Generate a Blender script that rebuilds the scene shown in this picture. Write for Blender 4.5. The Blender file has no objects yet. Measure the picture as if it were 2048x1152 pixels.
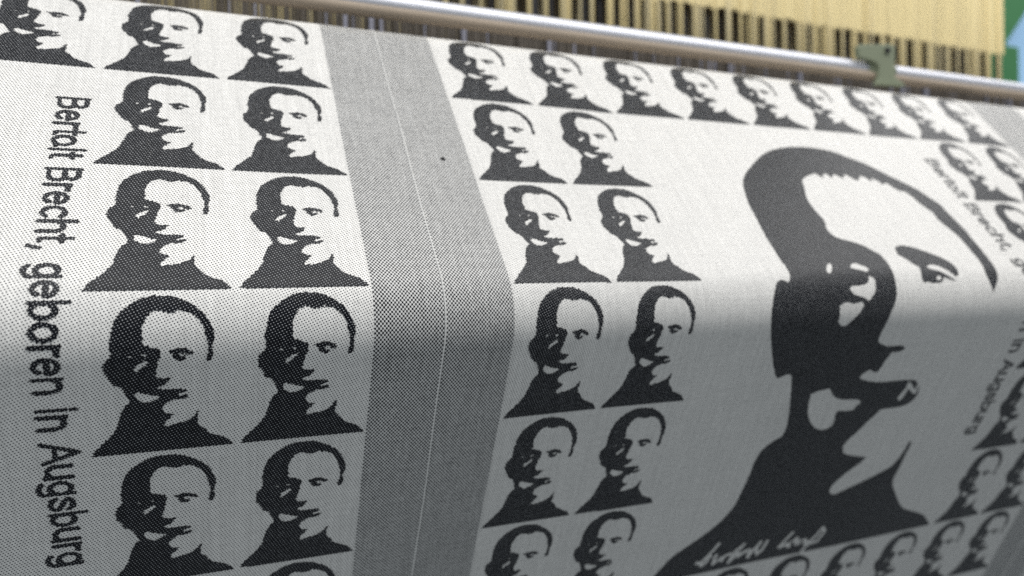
import bpy, math, random
import numpy as np
from mathutils import Matrix, Vector

sc = bpy.context.scene
col = sc.collection
S = 0.05                      # metres per portrait column
rnd = random.Random(7)

# ---------------------------------------------------------------- camera
cam_d = bpy.data.cameras.new('camera'); cam = bpy.data.objects.new('camera', cam_d); col.objects.link(cam)
right = Vector((0.918765, -0.394401, -0.018073)); down = Vector((-0.019592, 0.000172, -0.999832)); fwd = Vector((0.394319, 0.918965, -0.007569))
m = Matrix.Identity(4)
for r in range(3):
    m[r][0] = right[r]; m[r][1] = -down[r]; m[r][2] = -fwd[r]
m.translation = Vector((-2.45944, -5.74601, -0.09024)) * S
cam.matrix_world = m
cam_d.sensor_width = 36.0; cam_d.lens = 36.0 * 1463.65 / 2048.0
cam_d.clip_start = 0.005; cam_d.clip_end = 50.0
cam_d.dof.use_dof = True; cam_d.dof.focus_distance = 5.45 * S; cam_d.dof.aperture_fstop = 6.4
sc.camera = cam

# ---------------------------------------------------------------- room light
world = bpy.data.worlds.new('World'); sc.world = world; world.use_nodes = True
bg = world.node_tree.nodes['Background']; bg.inputs[0].default_value = (0.85, 0.94, 1.0, 1); bg.inputs[1].default_value = 0.25

def area(name, loc, target, sx, sy, power, color):
    d = bpy.data.lights.new(name, 'AREA'); d.shape = 'RECTANGLE'; d.size = sx; d.size_y = sy
    d.energy = power; d.color = color
    o = bpy.data.objects.new(name, d); col.objects.link(o)
    o.location = Vector(loc) * S
    o.rotation_euler = (Vector(target) * S - o.location).to_track_quat('-Z', 'Y').to_euler()
    return o
# two rows of ceiling strips: one before the loom, one close above it
area('front_ceiling_lamp', (4, -9.2, 24), (4, 1.0, 1.5), 2.0, 0.35, 21, (1.0, 0.985, 0.965))
area('rear_ceiling_lamp', (22, 2.0, 14), (16, 4.0, 3.0), 2.0, 0.3, 5.0, (1.0, 0.985, 0.97))

area('left_fill_lamp', (-15, -12, 8), (-3, 0, -1), 0.7, 0.7, 2.6, (0.90, 0.96, 1.0))  # unseen fill lamp added to brighten the lower left of the cloth

sc.cycles.use_denoising = False
sc.view_settings.view_transform = 'Standard'; sc.view_settings.look = 'None'
sc.view_settings.exposure = 0.0; sc.view_settings.gamma = 1.0; sc.view_settings.use_curve_mapping = False

# ---------------------------------------------------------------- helpers
def obj(name, verts, faces, mat, parent=None, smooth=False, uvs=None, scaled=False):
    me = bpy.data.meshes.new(name)
    v = np.asarray(verts, dtype=float)
    if not scaled: v = v * S
    me.from_pydata(v.tolist(), [], faces)
    if uvs is not None:
        lay = me.uv_layers.new(name='UVMap')
        li = np.empty(len(me.loops), dtype=np.int32); me.loops.foreach_get('vertex_index', li)
        lay.data.foreach_set('uv', np.asarray(uvs, dtype=np.float32)[li].ravel())
    if smooth: me.polygons.foreach_set('use_smooth', [True] * len(me.polygons))
    me.update()
    if mat: me.materials.append(mat)
    o = bpy.data.objects.new(name, me); col.objects.link(o)
    if parent: o.parent = parent
    return o
def thing(o, label, cat, group=None):
    o['label'] = label; o['category'] = cat
    if group: o['group'] = group
    return o
def empty(name, loc=(0, 0, 0)):
    o = bpy.data.objects.new(name, None); o.empty_display_size = 0.02; col.objects.link(o); o.location = Vector(loc) * S
    return o
class MB:
    def __init__(s): s.v = []; s.f = []
    def box(s, x0, x1, y0, y1, z0, z1):
        b = len(s.v)
        s.v += [(x0,y0,z0),(x1,y0,z0),(x1,y1,z0),(x0,y1,z0),(x0,y0,z1),(x1,y0,z1),(x1,y1,z1),(x0,y1,z1)]
        s.f += [tuple(b + i for i in q) for q in ((3,2,1,0),(4,5,6,7),(0,1,5,4),(1,2,6,5),(2,3,7,6),(3,0,4,7))]
        return s
    def prism(s, poly, y0, y1):           # outline in x,z extruded along y
        b = len(s.v); n = len(poly)
        s.v += [(x, y0, z) for x, z in poly] + [(x, y1, z) for x, z in poly]
        s.f += [tuple(range(b, b + n)), tuple(range(b + 2*n - 1, b + n - 1, -1))]
        s.f += [(b + i, b + n + i, b + n + (i+1) % n, b + (i+1) % n) for i in range(n)]
        return s
    def tube(s, pts, r, n=8, cap=True):
        pts = [Vector(p) for p in pts]; b = len(s.v)
        for k, p in enumerate(pts):
            t = (pts[min(k+1, len(pts)-1)] - pts[max(k-1, 0)]).normalized()
            a = t.orthogonal().normalized() if k == 0 else (a - t * a.dot(t)).normalized()
            c = t.cross(a); rr = r[k] if isinstance(r, (list, tuple)) else r
            s.v += [tuple(p + rr * (math.cos(2*math.pi*i/n) * a + math.sin(2*math.pi*i/n) * c)) for i in range(n)]
        for k in range(len(pts) - 1):
            s.f += [(b+k*n+i, b+k*n+(i+1) % n, b+(k+1)*n+(i+1) % n, b+(k+1)*n+i) for i in range(n)]
        if cap: s.f += [tuple(range(b+n-1, b-1, -1)), tuple(range(b+(len(pts)-1)*n, b+len(pts)*n))]
        return s
    def build(s, name, mat, parent=None, smooth=False, bevel=0.0):
        loc = Vector((0, 0, 0)) if parent is None else parent.location
        v = np.asarray(s.v) * S - np.array(loc)
        o = obj(name, v, s.f, mat, parent, smooth, scaled=True)
        if bevel:
            md = o.modifiers.new('bevel', 'BEVEL'); md.width = bevel * S; md.segments = 2; md.limit_method = 'ANGLE'
        return o

# ---------------------------------------------------------------- materials
class NT:
    def __init__(s, name):
        s.m = bpy.data.materials.new(name); s.m.use_nodes = True; s.t = s.m.node_tree
        s.b = s.t.nodes['Principled BSDF']
    def n(s, kind, **kw):
        o = s.t.nodes.new(kind)
        for k, v in kw.items(): setattr(o, k, v)
        return o
    def put(s, sock, v):
        if hasattr(v, 'links') or isinstance(v, bpy.types.NodeSocket): s.t.links.new(v, sock)
        else: sock.default_value = v
    def math(s, op, a, b=None, c=None):
        o = s.n('ShaderNodeMath', operation=op)
        s.put(o.inputs[0], a)
        if b is not None: s.put(o.inputs[1], b)
        if c is not None: s.put(o.inputs[2], c)
        return o.outputs[0]
    def mix(s, f, a, b):
        o = s.n('ShaderNodeMix', data_type='RGBA'); s.put(o.inputs[0], f); s.put(o.inputs[6], a); s.put(o.inputs[7], b)
        return o.outputs[2]
    def smooth(s, x, lo, hi):
        o = s.n('ShaderNodeMapRange', interpolation_type='SMOOTHSTEP'); s.put(o.inputs[0], x)
        o.inputs[1].default_value = lo; o.inputs[2].default_value = hi; o.inputs[3].default_value = 0; o.inputs[4].default_value = 1
        return o.outputs[0]
    def noise(s, vec, scale, detail=2.0, rough=0.5):
        o = s.n('ShaderNodeTexNoise'); o.inputs['Scale'].default_value = scale; o.inputs['Detail'].default_value = detail
        o.inputs['Roughness'].default_value = rough
        if vec is not None: s.put(o.inputs['Vector'], vec)
        return o.outputs[0]
    def comb(s, x, y, z=0.0):
        o = s.n('ShaderNodeCombineXYZ'); s.put(o.inputs[0], x); s.put(o.inputs[1], y); s.put(o.inputs[2], z); return o.outputs[0]

def weave(name, mode):
    """5-end satin (light or dark face) or plain grey weave; UV counts threads."""
    k = NT(name)
    uv = k.n('ShaderNodeUVMap', uv_map='UVMap').outputs[0]
    sp = k.n('ShaderNodeSeparateXYZ'); k.t.links.new(uv, sp.inputs[0])
    wob = k.noise(uv, 0.11, 2); wob2 = k.noise(k.math('ADD', 0, 0) if False else uv, 0.07, 2)
    U = k.math('ADD', sp.outputs[0], k.math('MULTIPLY', k.math('SUBTRACT', wob, 0.5), 0.9))
    V = k.math('ADD', sp.outputs[1], k.math('MULTIPLY', k.math('SUBTRACT', wob2, 0.5), -0.9))
    cloud = k.noise(uv, 0.030, 5, 0.65)
    su = k.noise(k.comb(k.math('MULTIPLY', sp.outputs[0], 0.30), k.math('MULTIPLY', sp.outputs[1], 0.016)), 1.0, 3, 0.7)     # slubs along the warp
    sv = k.noise(k.comb(k.math('MULTIPLY', sp.outputs[0], 0.013), k.math('MULTIPLY', sp.outputs[1], 0.30)), 1.0, 3, 0.7)     # and along the weft
    grain = k.noise(uv, 0.17, 5, 0.75)
    slub = k.math('ADD', k.math('ADD', k.math('MULTIPLY', k.math('SUBTRACT', su, 0.5), 0.34), k.math('MULTIPLY', k.math('SUBTRACT', sv, 0.5), 0.26)), k.math('MULTIPLY', k.math('SUBTRACT', grain, 0.5), 0.42))
    light = (0.87, 0.85, 0.815, 1); dark = (0.0030, 0.0036, 0.0065, 1)
    i = k.math('FLOOR', U); j = k.math('FLOOR', V)
    fu = k.math('SUBTRACT', k.math('FRACT', U), 0.5); fv = k.math('SUBTRACT', k.math('FRACT', V), 0.5)
    wn = k.n('ShaderNodeTexWhiteNoise', noise_dimensions='2D'); k.put(wn.inputs['Vector'], k.comb(i, j))
    wi = k.n('ShaderNodeTexWhiteNoise', noise_dimensions='1D'); k.put(wi.inputs['W'], i)
    if mode in ('light', 'dark'):
        sat = k.math('COMPARE', k.math('FLOORED_MODULO', k.math('SUBTRACT', j, k.math('MULTIPLY', i, 2.0)), 5.0), 0.0, 0.2)
        ru, rv = (0.78, 0.80) if mode == 'light' else (0.48, 0.36)
        d = k.math('SQRT', k.math('ADD', k.math('POWER', k.math('DIVIDE', fu, ru), 2.0), k.math('POWER', k.math('DIVIDE', fv, rv), 2.0)))
        d = k.math('ADD', d, k.math('ADD', k.math('MULTIPLY', k.math('SUBTRACT', wn.outputs[0], 0.5), 0.35), k.math('MULTIPLY', slub, -0.8)))
        dot = k.math('MULTIPLY', sat, k.math('SUBTRACT', 1.0, k.smooth(d, 0.75, 1.02)))
        if mode == 'light':
            shade = k.math('ADD', 0.93, k.math('MULTIPLY', wi.outputs[0], 0.09))
            shade = k.math('MULTIPLY', shade, k.math('ADD', k.math('ADD', 0.96, k.math('MULTIPLY', cloud, 0.06)), slub))
            hs = k.n('ShaderNodeVectorMath', operation='SCALE'); hs.inputs[0].default_value = light[:3]; k.put(hs.inputs['Scale'], shade)
            colr = k.mix(dot, hs.outputs[0], (0.014, 0.015, 0.028, 1))
            h = k.math('SUBTRACT', k.math('SUBTRACT', k.math('ADD', 1.0, slub), k.math('MULTIPLY', k.math('POWER', fu, 2.0), 2.4)), dot)
        else:
            dv = k.n('ShaderNodeVectorMath', operation='SCALE'); dv.inputs[0].default_value = dark[:3]; k.put(dv.inputs['Scale'], k.math('MAXIMUM', 0.2, k.math('ADD', 1.0, k.math('MULTIPLY', slub, 3.0))))
            colr = k.mix(dot, dv.outputs[0], (0.44, 0.445, 0.455, 1))
            h = k.math('ADD', k.math('SUBTRACT', k.math('ADD', 1.0, k.math('MULTIPLY', slub, 2.0)), k.math('MULTIPLY', k.math('POWER', fv, 2.0), 2.4)), k.math('MULTIPLY', dot, 0.2))
    else:
        f = k.math('MULTIPLY', k.math('SINE', k.math('MULTIPLY', U, math.pi / 1.5)), k.math('SINE', k.math('MULTIPLY', V, math.pi / 2.0)))
        f = k.math('ADD', f, k.math('MULTIPLY', k.math('SUBTRACT', wn.outputs[0], 0.5), 0.16))
        f = k.math('ADD', f, k.math('ADD', k.math('MULTIPLY', k.math('SUBTRACT', cloud, 0.5), 0.12), k.math('MULTIPLY', slub, 1.1)))
        dot = k.smooth(f, -0.18, 0.22)
        colr = k.mix(dot, dark, (0.74, 0.73, 0.71, 1)); h = dot
    bp = k.n('ShaderNodeBump'); bp.inputs['Strength'].default_value = 0.12 if mode == 'dark' else 0.25; bp.inputs['Distance'].default_value = 0.0003
    k.put(bp.inputs['Height'], h); k.t.links.new(bp.outputs[0], k.b.inputs['Normal'])
    k.t.links.new(colr, k.b.inputs['Base Color'])
    base = 0.5 if mode != 'dark' else 0.42
    k.put(k.b.inputs['Roughness'], k.math('ADD', base, k.math('ADD', k.math('MULTIPLY', k.math('SUBTRACT', cloud, 0.5), 0.10), k.math('MULTIPLY', slub, 0.6))))
    k.b.inputs['Specular IOR Level'].default_value = 0.28 if mode != 'dark' else 0.19
    k.b.inputs['Sheen Weight'].default_value = 0.0
    k.b.inputs['Sheen Roughness'].default_value = 0.4
    return k.m
def plain(name, color, rough=0.5, metal=0.0, var=0.15, scale=60.0, bump=0.0, stretch=None):
    k = NT(name)
    tc = k.n('ShaderNodeTexCoord').outputs['Object']
    if stretch:
        mp = k.n('ShaderNodeMapping'); k.t.links.new(tc, mp.inputs[0]); mp.inputs['Scale'].default_value = stretch; tc = mp.outputs[0]
    nz = k.noise(tc, scale, 4, 0.6)
    a = [c * (1 - var) for c in color[:3]] + [1]; b = [min(1, c * (1 + var)) for c in color[:3]] + [1]
    k.t.links.new(k.mix(nz, a, b), k.b.inputs['Base Color'])
    k.b.inputs['Roughness'].default_value = rough; k.b.inputs['Metallic'].default_value = metal
    if metal > 0.9:
        k.put(k.b.inputs['Roughness'], k.math('ADD', rough - 0.12, k.math('MULTIPLY', k.noise(tc, scale * 4, 6, 0.8), 0.24)))
    if bump:
        bp = k.n('ShaderNodeBump'); bp.inputs['Strength'].default_value = bump; bp.inputs['Distance'].default_value = 0.001
        k.put(bp.inputs['Height'], nz); k.t.links.new(bp.outputs[0], k.b.inputs['Normal'])
    return k.m
M_light = weave('light_satin', 'light'); M_dark = weave('dark_satin', 'dark'); M_grey = weave('grey_plain_weave', 'grey')
M_yarn = plain('white_yarn', (0.72, 0.71, 0.69), 0.7, 0, 0.1, 400)
M_steel = plain('polished_steel', (0.62, 0.63, 0.68), 0.56, 1.0, 0.06, 30, stretch=(1, 8, 8))
M_brown = plain('brown_wood', (0.30, 0.24, 0.18), 0.6, 0, 0.35, 25, 0.1, stretch=(0.6, 6, 6))
M_wire = plain('reed_glint_steel', (0.26, 0.26, 0.31), 0.5, 0.7, 0.3, 50)  # paler reed steel: glints on the wires put into the colour
M_wire2 = plain('reed_shadow_steel', (0.10, 0.085, 0.07), 0.6, 0.3, 0.5, 50)  # reed steel with the shade below the rail put into its colour
M_cord = plain('yellow_cord', (0.76, 0.63, 0.33), 0.75, 0, 0.08, 80)
M_cord2 = plain('ochre_cord', (0.72, 0.62, 0.38), 0.75, 0, 0.1, 80)
M_black = plain('blackened_steel', (0.010, 0.010, 0.013), 0.5, 0.2, 0.3, 60)
M_back = plain('loom_interior_brown', (0.22, 0.185, 0.13), 0.8, 0, 0.5, 20, stretch=(6, 1, 0.4))
M_green = plain('green_enamel', (0.045, 0.17, 0.065), 0.4, 0, 0.15, 20)
M_olive = plain('olive_enamel', (0.18, 0.205, 0.135), 0.6, 0, 0.12, 40, 0.05)
M_blue = plain('pale_blue_panel', (0.38, 0.62, 0.90), 0.4, 0, 0.08, 15)

# ---------------------------------------------------------------- woven design, in cloth coordinates (u, v)
PORTRAIT = [
[(0.002,0.0013),(0.0247,-0.0457),(0.0584,-0.0822),(0.1005,-0.1287),(0.1428,-0.1783),(0.1708,-0.2274),(0.1831,-0.264),(0.1937,-0.3114),(0.2089,-0.374),(0.2351,-0.4245),(0.2677,-0.4509),(0.2611,-0.4748),(0.2473,-0.5076),(0.2305,-0.556),(0.2125,-0.5783),(0.1826,-0.5912),(0.1648,-0.6132),(0.1553,-0.6446),(0.1312,-0.682),(0.1185,-0.7181),(0.117,-0.753),(0.1266,-0.7907),(0.1464,-0.8127),(0.1621,-0.8274),(0.1707,-0.8522),(0.1684,-0.8877),(0.1662,-0.9312),(0.1713,-0.9821),(0.1874,-1.0575),(0.2065,-1.1078),(0.2403,-1.1543),(0.2931,-1.2017),(0.3542,-1.2386),(0.4162,-1.2559),(0.4868,-1.2599),(0.5581,-1.2524),(0.606,-1.2377),(0.6539,-1.2082),(0.7019,-1.1762),(0.7499,-1.1338),(0.7816,-1.0879),(0.8051,-1.0337),(0.8205,-0.9798),(0.823,-0.9349),(0.8125,-0.8991),(0.8061,-0.8625),(0.8138,-0.8242),(0.8093,-0.7904),(0.7966,-0.7662),(0.7759,-0.7675),(0.768,-0.788),(0.7768,-0.8263),(0.784,-0.8637),(0.7846,-0.9005),(0.7708,-0.9552),(0.7596,-1.009),(0.7441,-1.0449),(0.7205,-1.0856),(0.6927,-1.1132),(0.6528,-1.1351),(0.6208,-1.1397),(0.597,-1.1494),(0.5729,-1.1332),(0.5491,-1.1312),(0.5176,-1.134),(0.4863,-1.1448),(0.459,-1.1537),(0.4238,-1.1397),(0.4005,-1.1185),(0.3809,-1.0845),(0.365,-1.0421),(0.3602,-0.9908),(0.3669,-0.9474),(0.3621,-0.9127),(0.3887,-0.9026),(0.4231,-0.8901),(0.4578,-0.8766),(0.4727,-0.8531),(0.4662,-0.7973),(0.452,-0.7492),(0.4398,-0.6989),(0.4347,-0.6684),(0.4458,-0.6489),(0.4731,-0.6363),(0.505,-0.6369),(0.5306,-0.6348),(0.5163,-0.613),(0.4954,-0.5885),(0.4789,-0.5741),(0.4508,-0.5712),(0.4421,-0.553),(0.4698,-0.5432),(0.5098,-0.5386),(0.5584,-0.5397),(0.5991,-0.5372),(0.6276,-0.5315),(0.633,-0.5149),(0.6188,-0.5055),(0.59,-0.5027),(0.5773,-0.4878),(0.5826,-0.4701),(0.6018,-0.4855),(0.6225,-0.489),(0.6487,-0.4812),(0.6384,-0.4627),(0.6133,-0.4521),(0.5885,-0.4468),(0.5558,-0.4499),(0.5309,-0.4383),(0.506,-0.4245),(0.481,-0.4054),(0.4718,-0.3738),(0.479,-0.3459),(0.5028,-0.327),(0.5421,-0.3195),(0.5267,-0.3024),(0.5053,-0.2772),(0.4839,-0.2519),(0.475,-0.2308),(0.4909,-0.2156),(0.541,-0.2266),(0.5913,-0.2377),(0.6336,-0.2519),(0.6678,-0.2761),(0.6895,-0.3072),(0.7045,-0.3445),(0.7081,-0.3108),(0.7056,-0.2664),(0.6991,-0.2334),(0.7173,-0.2009),(0.7426,-0.1753),(0.7679,-0.1323),(0.8197,-0.0995),(0.8898,-0.07),(0.9208,-0.0345),(0.9476,0.0043)],
[(0.3047,-0.7243),(0.3177,-0.7536),(0.3452,-0.7665),(0.3693,-0.7891),(0.3943,-0.7923),(0.3878,-0.7665),(0.3674,-0.7431),(0.3395,-0.7248),(0.3269,-0.7054),(0.3086,-0.7088)],
[(0.2732,-0.8371),(0.2906,-0.8361),(0.2923,-0.8194),(0.2749,-0.8223)],
[(0.3594,-0.832),(0.3829,-0.8417),(0.3878,-0.8285),(0.3627,-0.8179)],
[(0.2982,-0.5134),(0.3148,-0.5328),(0.342,-0.5251),(0.3729,-0.5118),(0.404,-0.4962),(0.4516,-0.4865),(0.4577,-0.4774),(0.4263,-0.4537),(0.3937,-0.4387),(0.3617,-0.4354),(0.3307,-0.4523),(0.3043,-0.476)],
[(0.5121,-0.8582),(0.5438,-0.8629),(0.5678,-0.8707),(0.6077,-0.8749),(0.6475,-0.8636),(0.6833,-0.8431),(0.6886,-0.822),(0.6626,-0.8159),(0.6451,-0.8264),(0.6305,-0.8216),(0.6397,-0.8009),(0.6174,-0.7808),(0.5813,-0.7783),(0.5579,-0.7992),(0.5508,-0.8282),(0.5276,-0.8481)],
[(0.5923,-0.8333),(0.626,-0.8369),(0.637,-0.8269),(0.6222,-0.8116),(0.6029,-0.808)]]
BIG = [
[(3.922,0.508),(3.739,0.612),(3.487,0.806),(3.305,0.966),(3.217,1.074),(3.153,1.219),(3.09,1.439),(3.072,1.649),(3.041,1.934),(3.039,2.154),(3.045,2.329),(3.053,2.39),(3.045,2.464),(3.015,2.515),(2.98,2.536),(2.954,2.519),(2.913,2.505),(2.856,2.522),(2.821,2.559),(2.779,2.635),(2.728,2.775),(2.739,2.968),(2.826,3.185),(2.942,3.414),(3.037,3.573),(3.079,3.61),(3.131,3.595),(3.188,3.569),(3.249,3.574),(3.278,3.623),(3.356,3.835),(3.433,4.086),(3.47,4.256),(3.476,4.304),(3.455,4.403),(3.378,4.435),(3.294,4.492),(3.221,4.568),(3.183,4.701),(3.174,4.964),(3.144,5.175),(3.124,5.318),(3.041,5.489),(2.857,5.679),(2.628,5.841),(2.444,5.973),(2.352,6.126),(2.279,6.229),(2.2,6.352),(6.921,6.352),(6.827,6.262),(6.694,6.135),(6.468,6.038),(6.228,5.951),(6.072,5.858),(5.872,5.633),(5.702,5.439),(5.669,5.332),(5.686,5.193),(5.692,4.996),(5.7,4.763),(5.652,4.757),(5.635,4.89),(5.595,5.022),(5.518,5.129),(5.378,5.197),(5.108,5.304),(4.836,5.399),(4.73,5.441),(4.651,5.428),(4.599,5.38),(4.594,5.301),(4.663,5.205),(4.777,5.098),(4.932,4.986),(4.999,4.91),(4.882,4.884),(4.675,4.837),(4.574,4.795),(4.519,4.732),(4.506,4.648),(4.566,4.565),(4.648,4.484),(4.743,4.348),(4.836,4.251),(4.867,4.192),(4.966,4.185),(5.175,4.188),(5.288,4.164),(5.381,4.101),(5.403,4.005),(5.377,3.932),(5.31,3.856),(5.244,3.812),(5.175,3.801),(4.967,3.796),(4.665,3.793),(4.476,3.769),(4.319,3.723),(4.292,3.688),(4.337,3.642),(4.411,3.599),(4.492,3.646),(4.549,3.642),(4.575,3.578),(4.592,3.497),(4.636,3.394),(4.753,3.394),(4.817,3.365),(4.814,3.34),(4.75,3.312),(4.669,3.308),(4.597,3.319),(4.493,3.305),(4.35,3.249),(4.341,3.194),(4.345,3.054),(4.378,2.895),(4.43,2.788),(4.467,2.694),(4.475,2.626),(4.507,2.477),(4.533,2.322),(4.513,2.174),(4.433,2.127),(4.355,2.053),(4.237,2.006),(4.083,1.96),(4.009,1.933),(3.957,1.82),(4.001,1.742),(4.026,1.664),(3.998,1.566),(3.983,1.447),(4.001,1.304),(4.098,1.111),(4.129,1.003),(4.272,0.919),(4.437,0.865),(4.482,0.917),(4.49,0.95),(4.584,0.856),(4.632,0.875),(4.658,0.94),(4.747,0.857),(4.851,0.929),(4.942,0.845),(4.999,0.898),(5.079,0.961),(5.202,0.852),(5.266,0.882),(5.327,0.959),(5.368,0.876),(5.447,0.929),(5.483,0.996),(5.58,0.956),(5.63,1.034),(5.725,1.109),(5.781,1.095),(5.844,1.182),(5.895,1.337),(5.991,1.488),(5.964,1.597),(6.026,1.755),(6.084,1.891),(6.082,2.137),(6.073,2.336),(6,2.498),(6.021,2.594),(6.029,2.657),(6.034,2.706),(6.107,2.626),(6.178,2.55),(6.222,2.468),(6.254,2.357),(6.272,2.197),(6.281,1.972),(6.29,1.74),(6.263,1.568),(6.242,1.436),(6.251,1.346),(6.158,1.214),(6.06,1.058),(5.894,0.928),(5.703,0.798),(5.495,0.634),(5.249,0.521),(5.005,0.408),(4.712,0.373),(4.398,0.38),(4.124,0.434)],
[(3.658,2.384),(3.631,2.417),(3.602,2.439),(3.577,2.447),(3.561,2.439),(3.56,2.416),(3.575,2.383),(3.604,2.349),(3.636,2.323),(3.664,2.314),(3.679,2.324),(3.677,2.349)],
[(3.96,2.326),(4.036,2.309),(4.108,2.336),(4.174,2.372),(4.177,2.407),(4.13,2.435),(4.056,2.409),(3.959,2.391),(3.929,2.37)],
[(4.15,2.481),(4.193,2.517),(4.176,2.598),(4.16,2.647),(4.09,2.726),(4.033,2.756),(3.982,2.718),(3.86,2.694),(3.798,2.652),(3.791,2.612),(3.824,2.591),(3.889,2.587),(4.013,2.583),(4.095,2.545),(4.117,2.486)],
[(3.624,2.792),(3.721,2.749),(3.817,2.778),(3.943,2.755),(3.978,2.789),(3.931,2.867),(3.858,2.939),(3.79,2.999),(3.738,3.023),(3.679,3.009),(3.636,2.965),(3.644,2.897),(3.627,2.844)],
[(3.651,3.862),(3.736,3.829),(3.857,3.815),(3.911,3.812),(3.974,3.892),(4.07,3.959),(4.217,3.99),(4.374,3.996),(4.474,4.023),(4.486,4.067),(4.437,4.088),(4.427,4.147),(4.292,4.15),(4.172,4.138),(4.152,4.179),(4.184,4.268),(4.181,4.346),(4.111,4.382),(3.997,4.383),(3.876,4.32),(3.779,4.224),(3.711,4.115),(3.665,3.978)],
[(5.077,4.063),(5.093,3.994),(5.14,3.929),(5.141,3.833),(5.179,3.828),(5.252,3.903),(5.326,3.954),(5.303,3.881),(5.326,3.875),(5.364,3.931),(5.372,3.988),(5.348,4.021),(5.277,3.988),(5.201,3.925),(5.183,3.988),(5.172,4.058),(5.136,4.095)],
[(4.83,2.07),(4.954,2.04),(5.101,2.059),(5.272,2.127),(5.414,2.205),(5.51,2.263),(5.568,2.341),(5.569,2.424),(5.535,2.492),(5.478,2.507),(5.435,2.449),(5.36,2.386),(5.257,2.338),(5.155,2.337),(5.103,2.374),(5.142,2.401),(5.277,2.438),(5.344,2.489),(5.451,2.553),(5.427,2.561),(5.32,2.528),(5.268,2.512),(5.246,2.55),(5.168,2.586),(5.051,2.577),(4.998,2.561),(4.932,2.574),(4.91,2.537),(4.954,2.451),(4.984,2.372),(4.923,2.325),(4.872,2.241),(4.799,2.184)],
[(5.231,2.522),(5.207,2.543),(5.174,2.552),(5.15,2.542),(5.15,2.521),(5.175,2.499),(5.21,2.49),(5.232,2.5)]]
SIGN = [
[(3.092,5.894),(3.037,5.998),(2.967,6.094),(2.912,6.168),(2.849,6.148)],
[(2.912,6.168),(2.943,6.213),(2.993,6.174),(3.013,6.098),(3.041,6.079)],
[(3.121,6.078),(3.108,6.125),(3.113,6.226),(3.157,6.186),(3.206,6.159),(3.23,6.146)],
[(3.23,6.146),(3.234,6.209),(3.265,6.128),(3.351,6.11)],
[(3.51,5.993),(3.419,6.068),(3.373,6.171),(3.358,6.263),(3.416,6.193),(3.448,6.149)],
[(3.363,6.144),(3.471,6.117),(3.482,6.195),(3.526,6.154),(3.593,6.124)],
[(3.506,5.997),(3.47,6.059)],
[(3.507,6.162),(3.561,6.126),(3.637,6.111),(3.651,6.249),(3.693,6.139),(3.774,6.013)],
[(3.774,6.013),(3.737,6.116),(3.785,6.222),(3.843,6.155),(3.875,6.018)],
[(4.255,5.96),(4.185,6.058),(4.113,6.172),(4.166,6.167),(4.248,6.136),(4.291,6.202),(4.249,6.176)],
[(4.307,6.124),(4.373,6.072),(4.383,6.172),(4.432,6.174),(4.432,6.117)],
[(4.494,6.13),(4.547,6.141),(4.533,6.203),(4.607,6.186),(4.696,6.089),(4.751,5.969)],
[(4.751,5.969),(4.81,6.046),(4.744,6.198),(4.619,6.213),(4.564,6.276),(4.534,6.361)]]

# ---------------------------------------------------------------- cloth surface
# u runs along the weft (columns), v along the warp (rows, positive towards the viewer and down).
RR, S0, TH = 0.5842, 2.3714, 1.1447      # front beam radius, start of its wrap, angle of wrap
VB, RB, TB = -0.98, 0.45, 1.3            # the cloth bends away over a slim bar at the back
NW, NF = 100.0, 112.0                    # warp and weft threads per column width
VROW = [0.0, 1.232, 2.489, 3.775, 5.074, 6.352, 7.61]
PER = 10.1825                            # repeat of the design across the cloth
def surf(u, v, h=0.0):
    u = np.asarray(u, float); v = np.asarray(v, float); s = v - S0
    y = -s; z = np.zeros_like(s); ph = np.zeros_like(s)
    a = np.clip(s / RR, 0, TH); f = s > 0; over = np.clip(s - RR * TH, 0, None)
    y = np.where(f, -RR * np.sin(a) - over * math.cos(TH), y); z = np.where(f, -RR * (1 - np.cos(a)) - over * math.sin(TH), z); ph = np.where(f, a, ph)
    b = VB - v; g = b > 0; c = np.clip(b / RB, 0, TB); ov = np.clip(b - RB * TB, 0, None)
    yb = S0 - VB
    y = np.where(g, yb + RB * np.sin(c) + ov * math.cos(TB), y); z = np.where(g, -RB * (1 - np.cos(c)) - ov * math.sin(TB), z); ph = np.where(g, -c, ph)
    h = h + 0.0045 * (np.sin(1.7*u + 0.6*v + 0.4) + np.sin(0.9*u - 1.6*v + 1.1) + 0.6*np.sin(2.6*u + 2.2*v)) * np.clip(v + 1.2, 0, 1)
    for e in (-1.215, -0.035, -1.215 + PER, -0.035 + PER):      # slight pucker where the weave changes
        h = h + 0.0016 * np.exp(-((u - e) / 0.12)**2) * (np.sin(7.3*v + e) + np.sin(11.9*v + 2*e))
    y = y - h * np.sin(ph); z = z + h * np.cos(ph)
    return np.stack([u + 0 * y, 0.6342 * y - 0.7732 * z, 0.7732 * y + 0.6342 * z], -1)
def sheet(name, us, vs, h, mat, parent=None):
    us = np.asarray(us); vs = np.asarray(vs); UU, VV = np.meshgrid(us, vs)
    P = surf(UU, VV, h).reshape(-1, 3); n = len(us)
    faces = [(j*n+i, (j+1)*n+i, (j+1)*n+i+1, j*n+i+1) for j in range(len(vs)-1) for i in range(n-1)]
    return obj(name, P, faces, mat, parent, True, np.stack([UU.ravel() * NW, VV.ravel() * NF], -1))
def vsteps(a, b):
    fine = np.arange(a, b, 0.0178)
    return np.append(fine, b)

cloth = sheet('woven_cloth', np.linspace(-9, 15, 241), vsteps(-2.0, 9.2), 0.0, M_light)
thing(cloth, 'white cloth woven with dark portraits and grey stripes, bent over the front of the loom', 'cloth')

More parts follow.
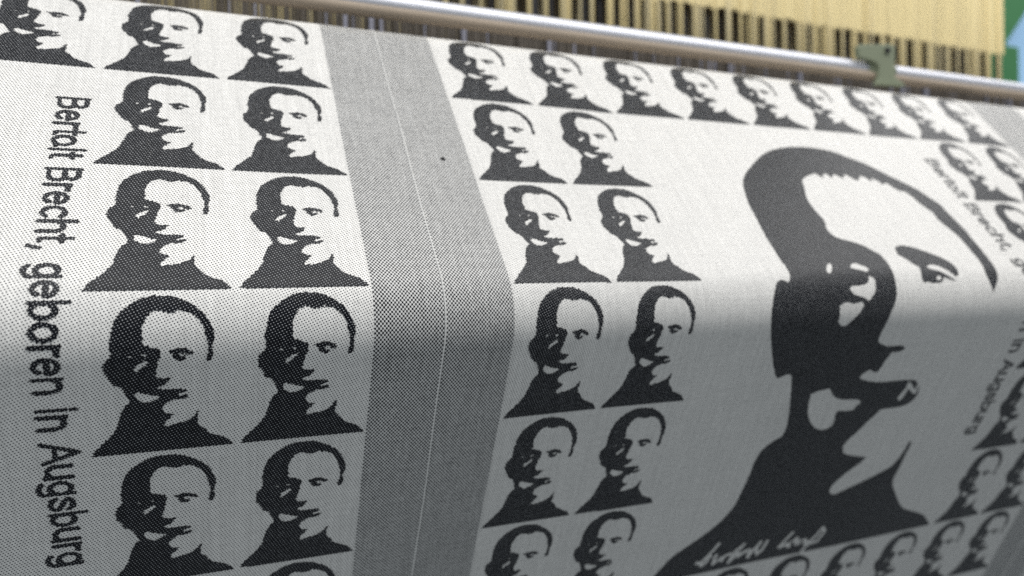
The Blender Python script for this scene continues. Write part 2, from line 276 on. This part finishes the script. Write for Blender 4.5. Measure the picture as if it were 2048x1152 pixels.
def smooth_poly(p, it=2):
    p = [np.array(q, float) for q in p]
    for _ in range(it):
        o = []; n = len(p)
        for k in range(n):
            a, b, c = p[k-1], p[k], p[(k+1) % n]
            d1 = b - a; d2 = c - b
            cs = d1.dot(d2) / (np.linalg.norm(d1) * np.linalg.norm(d2) + 1e-12)
            if cs < 0.45: o.append(b)
            else: o += [b - d1 * 0.2, b + d2 * 0.2]
        p = o
    return np.array(p)
def raster(polys, du=0.0, dv=0.0):
    """even-odd fill of outlines on the grid of thread crossings -> list of (row, first, last+1)"""
    polys = [np.asarray(p) + (du, dv) for p in polys]
    v0 = min(p[:, 1].min() for p in polys); v1 = max(p[:, 1].max() for p in polys)
    runs = []
    for j in range(math.floor(v0 * NF), math.ceil(v1 * NF) + 1):
        y = (j + 0.5) / NF; xs = []
        for p in polys:
            q = np.roll(p, -1, 0); k = (p[:, 1] <= y) != (q[:, 1] <= y)
            if k.any():
                a, b = p[k], q[k]
                xs += (a[:, 0] + (y - a[:, 1]) / (b[:, 1] - a[:, 1]) * (b[:, 0] - a[:, 0])).tolist()
        xs.sort()
        for e in range(0, len(xs) - 1, 2):
            i0 = round(xs[e] * NW); i1 = round(xs[e+1] * NW)
            if i1 > i0: runs.append((j, i0, i1))
    return runs
def woven(name, runs, mat, h=0.003):
    """a mesh of weft runs, one strip per pick, lying on the cloth"""
    r = np.array([(j, q, min(q + 20, i1)) for j, i0, i1 in runs for q in range(i0, i1, 20)], float); n = len(r)
    u = np.stack([r[:, 1], r[:, 2], r[:, 2], r[:, 1]], 1) / NW
    v = np.stack([r[:, 0] + 1, r[:, 0] + 1, r[:, 0], r[:, 0]], 1) / NF
    P = surf(u.ravel(), v.ravel(), h)
    faces = np.arange(4 * n).reshape(n, 4).tolist()
    return obj(name, P, faces, mat, cloth, True, np.stack([u.ravel() * NW, v.ravel() * NF], -1))

# grey stripes between the panels, each with its fine white guide thread
for k, (a, b) in enumerate(((-1.215, -0.035), (-1.215 + PER, -0.035 + PER))):
    st = sheet('grey_stripe', np.linspace(a, b, 25), vsteps(-2.0, 9.2), 0.0015, M_grey, cloth)
    vs = vsteps(-1.9, 9.0); us = np.array([a + 0.577 + 0.004 * math.sin(3.1 * v) + rnd.gauss(0, 0.0012) for v in vs])
    P = surf(us, vs, 0.004)
    sm = MB(); sm.tube(P.tolist(), 0.006, 5); t = sm.build('guide_thread', M_yarn, None, True); t.parent = st

# small portraits
PS = [smooth_poly(p) for p in PORTRAIT]
spots = []
for pan in (-1, 0, 1):
    for r in range(7):
        for c in range(9):
            if not (r in (0, 6) or c in (0, 1, 7, 8)): continue
            u = c + pan * PER
            if pan == -1 and not (c >= 7 or (r in (0, 6) and c >= 5)): continue
            if pan == 1 and c > 1: continue
            spots.append((u, r))
PITCH = [1.175, 1.232, 1.257, 1.287, 1.30, 1.278, 1.26]
for u, r in spots:
    v = VROW[r]; k = 0.985 * PITCH[r] / 1.287
    jit = [p * (1.0, k) + np.array([[rnd.gauss(0, 0.0022), rnd.gauss(0, 0.0022)] for _ in p]) for p in PS]
    woven('portrait', raster(jit, u, v - 0.002), M_dark)

# the large portrait with its signature
BS = [smooth_poly(p) for p in BIG]
for du in (0.0, -PER):
    big = woven('large_portrait', raster(BS, du), M_dark)
    big['label'] = 'large woven head and shoulders with a cigar and a white signature'
    runs = []
    for st in SIGN:
        st = [np.array(q, float) for q in st]
        for a, b in zip(st[:-1], st[1:]):
            d = b - a; L = np.linalg.norm(d) + 1e-9; nrm = np.array([-d[1], d[0]]) / L * 0.024; e = d / L * 0.012
            runs += raster([np.array([a + nrm - e, b + nrm + e, b - nrm + e, a - nrm - e])], du)
    cells = sorted({(j, i) for j, i0, i1 in runs for i in range(i0, i1)}); mr = []
    for j, i in cells:
        if mr and mr[-1][0] == j and mr[-1][2] == i: mr[-1][2] = i + 1
        else: mr.append([j, i, i + 1])
    sg = woven('signature', mr, M_light, 0.006); sg.parent = big; sg['label'] = 'white handwritten signature on the dark shoulder'

# lettering: a plain sans serif drawn as strokes (em units, caps 0.72 high), turned into thread crossings
def arc(cx, cy, rx, ry, a0, a1, n=14):
    return [(cx + rx * math.cos(math.radians(a0 + (a1 - a0) * k / n)), cy + ry * math.sin(math.radians(a0 + (a1 - a0) * k / n))) for k in range(n + 1)]
def arch(x0, x1, yb): return [(x0, 0.30)] + arc((x0 + x1) / 2, 0.30, (x1 - x0) / 2, 0.19, 180, 0) + [(x1, yb)]
GLYPH = {
 'B': (0.667, [[(.1,0),(.1,.72)], [(.1,.675),(.36,.675)] + arc(.36,.535,.16,.14,90,-90) + [(.1,.395)], [(.36,.395)] + arc(.38,.22,.18,.175,90,-90) + [(.1,.045)]]),
 'e': (0.556, [[(.075,.275),(.475,.275)], arc(.275,.26,.2,.225,2,322)]),
 'r': (0.335, [[(.09,0),(.09,.53)], [(.09,.33),(.12,.43),(.19,.485),(.31,.485)]]),
 't': (0.275, [[(.145,.68),(.145,.12),(.175,.05),(.26,.04)], [(.03,.49),(.265,.49)]]),
 'o': (0.556, [arc(.275,.26,.2,.225,0,360,20)]),
 'l': (0.225, [[(.12,0),(.12,.73)]]),
 'h': (0.556, [[(.09,0),(.09,.73)], arch(.09,.46,0)]),
 'c': (0.510, [arc(.275,.26,.2,.225,42,318)]),
 ',': (0.36, [[(.2,.06),(.2,0),(.13,-.15)]]),
 'g': (0.556, [arc(.265,.27,.19,.215,0,360,20), [(.46,.53),(.46,-.02)] + arc(.27,-.03,.19,.135,0,-150)]),
 'b': (0.556, [[(.09,0),(.09,.73)], arc(.285,.26,.19,.225,0,360,20)]),
 'n': (0.556, [[(.09,0),(.09,.53)], arch(.09,.46,0)]),
 'i': (0.235, [[(.12,0),(.12,.53)], [(.12,.655),(.12,.73)]]),
 'A': (0.667, [[(.03,0),(.335,.70),(.64,0)], [(.15,.24),(.52,.24)]]),
 'u': (0.556, [[(.09,.53),(.09,.22)] + arc(.275,.22,.185,.18,180,360) , [(.46,.53),(.46,0)]]),
 's': (0.510, [[(.43,.39),(.37,.47),(.25,.495),(.13,.465),(.09,.38),(.15,.31),(.3,.26),(.42,.205),(.44,.12),(.37,.05),(.25,.03),(.12,.06),(.07,.15)]]),
 ' ': (0.35, [])}
WORDS = 'Bertolt Brecht, geboren in Augsburg'
adv = sum(GLYPH[c][0] for c in WORDS)
def lettering(du):
    V0, V1, ub, us = 0.415, 4.775, -3.478 + du, 0.222 / 0.72
    vs = (V1 - V0) / adv; x = 0.0; cells = set(); hw = 0.061
    for c in WORDS:
        for st in GLYPH[c][1]:
            for (ax, ay), (bx, by) in zip(st[:-1], st[1:]):
                i0 = math.floor((ub + (min(ay, by) - hw) * us) * NW); i1 = math.ceil((ub + (max(ay, by) + hw) * us) * NW)
                j0 = math.floor((V0 + (x + min(ax, bx) - hw) * vs) * NF); j1 = math.ceil((V0 + (x + max(ax, bx) + hw) * vs) * NF)
                ii, jj = np.meshgrid(np.arange(i0, i1 + 1), np.arange(j0, j1 + 1))
                py = ((ii + 0.5) / NW - ub) / us; px = ((jj + 0.5) / NF - V0) / vs - x
                dx, dy = bx - ax, by - ay; q = np.clip(((px - ax) * dx + (py - ay) * dy) / (dx*dx + dy*dy + 1e-9), 0, 1)
                k = np.hypot(px - ax - q * dx, py - ay - q * dy) < hw
                cells |= set(zip(jj[k].tolist(), ii[k].tolist()))
        x += GLYPH[c][0]
    mr = []
    for j, i in sorted(cells):
        if mr and mr[-1][0] == j and mr[-1][2] == i: mr[-1][2] = i + 1
        else: mr.append([j, i, i + 1])
    return woven('lettering', mr, M_dark)
for du in (0.0, PER): lettering(du)['label'] = 'line of dark woven words running down the cloth'

# a dark knot of lint on the grey stripe, a few specks on the white
for (u, v, r) in ((-0.30, 0.965, 0.016), (-3.45, 1.05, 0.010), (-3.7, -0.2, 0.008)):
    p = surf(u, v, 0.008); k = MB()
    k.tube([p + np.array((-1.6*r, 0, 0.6*r)), p + np.array((-0.5*r, 0, 0.1*r)), p + np.array((0.6*r, 0, -0.2*r)), p + np.array((1.7*r, 0, -0.8*r))], [0.2*r, r, 0.8*r, 0.15*r], 7)
    o = k.build('knot', M_black, None, True); o.parent = cloth

# ---------------------------------------------------------------- steel rail in front of the reed
rail = empty('guard_rail', (4, 2.9, 3.25))
MB().tube([(-8 + 2.6*k, 2.9, 3.255) for k in range(10)], 0.125, 28).build('tube', M_steel, rail, True)
MB().tube([(-8 + 2.6*k, 2.84, 3.145) for k in range(10)], 0.08, 20).build('batten', M_brown, rail, True)
thing(rail, 'polished steel tube with a brown batten under it, above the back edge of the cloth', 'rail')

br = empty('rail_bracket', (7.7, 2.8, 3.0))
hx, hz, hr = 7.80, 3.53, 0.036
plate = [(7.17, 3.54), (7.24, 3.575), (7.95, 3.655), (8.01, 3.60), (8.0, 3.42), (7.97, 3.30), (8.0, 3.12), (8.2, 3.05), (8.22, 2.99), (7.55, 2.96), (7.62, 3.08), (7.64, 3.26), (7.52, 3.33), (7.20, 3.36)]
MB().prism(plate[::-1], 2.70, 2.79).build('plate', M_olive, br, bevel=0.02)
MB().tube([(hx, 2.695, hz), (hx, 2.66, hz)], 0.045, 12).build('bolt', M_black, br)
MB().tube([(7.50, 2.9, 3.255), (8.10, 2.9, 3.255)], 0.145, 20).build('clamp', M_olive, br, True)
thing(br, 'olive green bracket clamped round the steel rail', 'bracket')

# ---------------------------------------------------------------- reed
reed = empty('reed', (4, 3.7, 2.2))
MB().box(-8, 16, 3.62, 3.74, 1.9, 2.35).build('lower_rail', M_brown, reed)
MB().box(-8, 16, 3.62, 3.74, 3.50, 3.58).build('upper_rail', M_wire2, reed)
wa, wb = MB(), MB(); x = -7.9
while x < 15.8:
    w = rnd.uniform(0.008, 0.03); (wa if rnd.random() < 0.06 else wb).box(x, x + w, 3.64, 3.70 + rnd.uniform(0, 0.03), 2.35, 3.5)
    x += w + rnd.uniform(0.004, 0.03)
for q in range(22):
    x = rnd.uniform(-7, 15); wa.box(x, x + rnd.uniform(0.03, 0.09), 3.60, 3.635, 2.35, 3.5)  # wider pale wires standing in for glints
o = wa.build('glint_dents', M_wire, reed); o['kind'] = 'stuff'
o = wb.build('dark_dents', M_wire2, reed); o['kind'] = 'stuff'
thing(reed, 'dark reed of fine upright wires in the gap below the rail', 'reed')

# ---------------------------------------------------------------- harness of yellow cords
har = empty('loom_harness', (6, 6.0, 3.0))
ZL = 5.27
cord_mesh = {}
def cord_obj(x, y, r, mat):
    key = (r, mat.name)
    if key not in cord_mesh:
        k = MB().tube([(0, 0, -0.2), (0, 0, 3), (0, 0, 7)], r, 6); o = k.build('cord', mat, None, True); cord_mesh[key] = o; 
    else:
        o = cord_mesh[key].copy(); col.objects.link(o)
    o.parent = har; o.location = Vector((x - 6, y - 6.0, 0)) * S
    o.rotation_euler = (0, rnd.gauss(0, 0.002), 0)
x = -3.0; gaps = []; n = 0
while x < 15.74:
    k = rnd.choice((2, 2, 3, 4, 5, 6, 8)); w = 0
    for q in range(k):
        if n < 300: cord_obj(x, 6.0 + rnd.uniform(-0.03, 0.03), rnd.choice((0.016, 0.020, 0.026)), rnd.choice((M_cord, M_cord, M_cord2))); n += 1
        x += rnd.uniform(0.036, 0.052)
    g = rnd.choice((0.12, 0.16, 0.20, 0.24)); gaps.append((x, g)); x += g
for x, g in gaps:
    if rnd.random() < 0.78:
        zb = 4.55 + rnd.uniform(-0.1, 0.2)
        w = min(g * 0.8, rnd.uniform(0.05, 0.16)); z1 = ZL + rnd.uniform(-0.06, 0.10); xo = x - 0.01 + rnd.uniform(0, max(0, g - w))
        MB().prism([(xo + 0.01, zb), (xo + w, zb + 0.03), (xo + w, z1 - rnd.uniform(0, 0.1)), (xo + w * 0.4, z1), (xo, z1 - 0.03)], 6.12, 6.16).build('heddle', M_black, har)
bk = MB(); x = -3.0
while x < 15.80:                                    # each cord a half-round ridge beside the next
    w = rnd.uniform(0.026, 0.040); yc = 5.985 + rnd.uniform(-0.008, 0.008); b0 = len(bk.v); z0 = ZL + rnd.gauss(0, 0.025)
    for zz in (z0, 7.0, 10.0):
        bk.v += [(x + w * q / 4, yc - 0.006 * math.sin(math.pi * q / 4), zz) for q in range(5)]
    bk.f += [(b0 + 5*r + q, b0 + 5*r + q + 1, b0 + 5*r + q + 6, b0 + 5*r + q + 5) for r in range(2) for q in range(4)]
    x += w - 0.002
o = bk.build('rear_cords', M_cord, har, True); o['kind'] = 'stuff'; o['label'] = 'close ranks of yellow cord behind the front ones'
tb = MB(); x = -3.0
while x < 15.7:
    tb.tube([(x, 6.38, 3.4), (x, 6.38, ZL + 0.3)], rnd.uniform(0.010, 0.02), 5); x += rnd.uniform(0.12, 0.4)
o = tb.build('lower_cords', M_cord2, har, True); o['kind'] = 'stuff'
thing(har, 'curtain of yellow harness cords with black heddles in the gaps below', 'harness')

# ---------------------------------------------------------------- green machine frame at the right, blue panel behind
fr = empty('machine_frame', (16.8, 6.5, 3.0))
MB().box(16.02, 16.66, 6.45, 6.62, 2.0, 12).build('post', M_green, fr, bevel=0.02)
MB().prism([(16.62, 6.10), (16.62, 9.5), (19.5, 9.5), (19.5, 8.95), (16.74, 5.84)], 6.50, 6.70).build('brace', M_green, fr, bevel=0.02)
MB().box(16.62, 17.25, 6.52, 6.9, 2.0, 5.78).build('bearing_block', M_green, fr, bevel=0.03)
thing(fr, 'green enamelled upright of the loom frame at the far right', 'loom frame')
pn = MB().box(16.3, 22, 8.2, 8.35, 2, 13).build('wall_panel', M_blue, None)
thing(pn, 'pale blue panel seen past the green frame', 'panel')
bw = MB().box(-12, 16.3, 6.75, 6.85, 1.5, 12).build('loom_interior', M_back, None); bw['kind'] = 'structure'
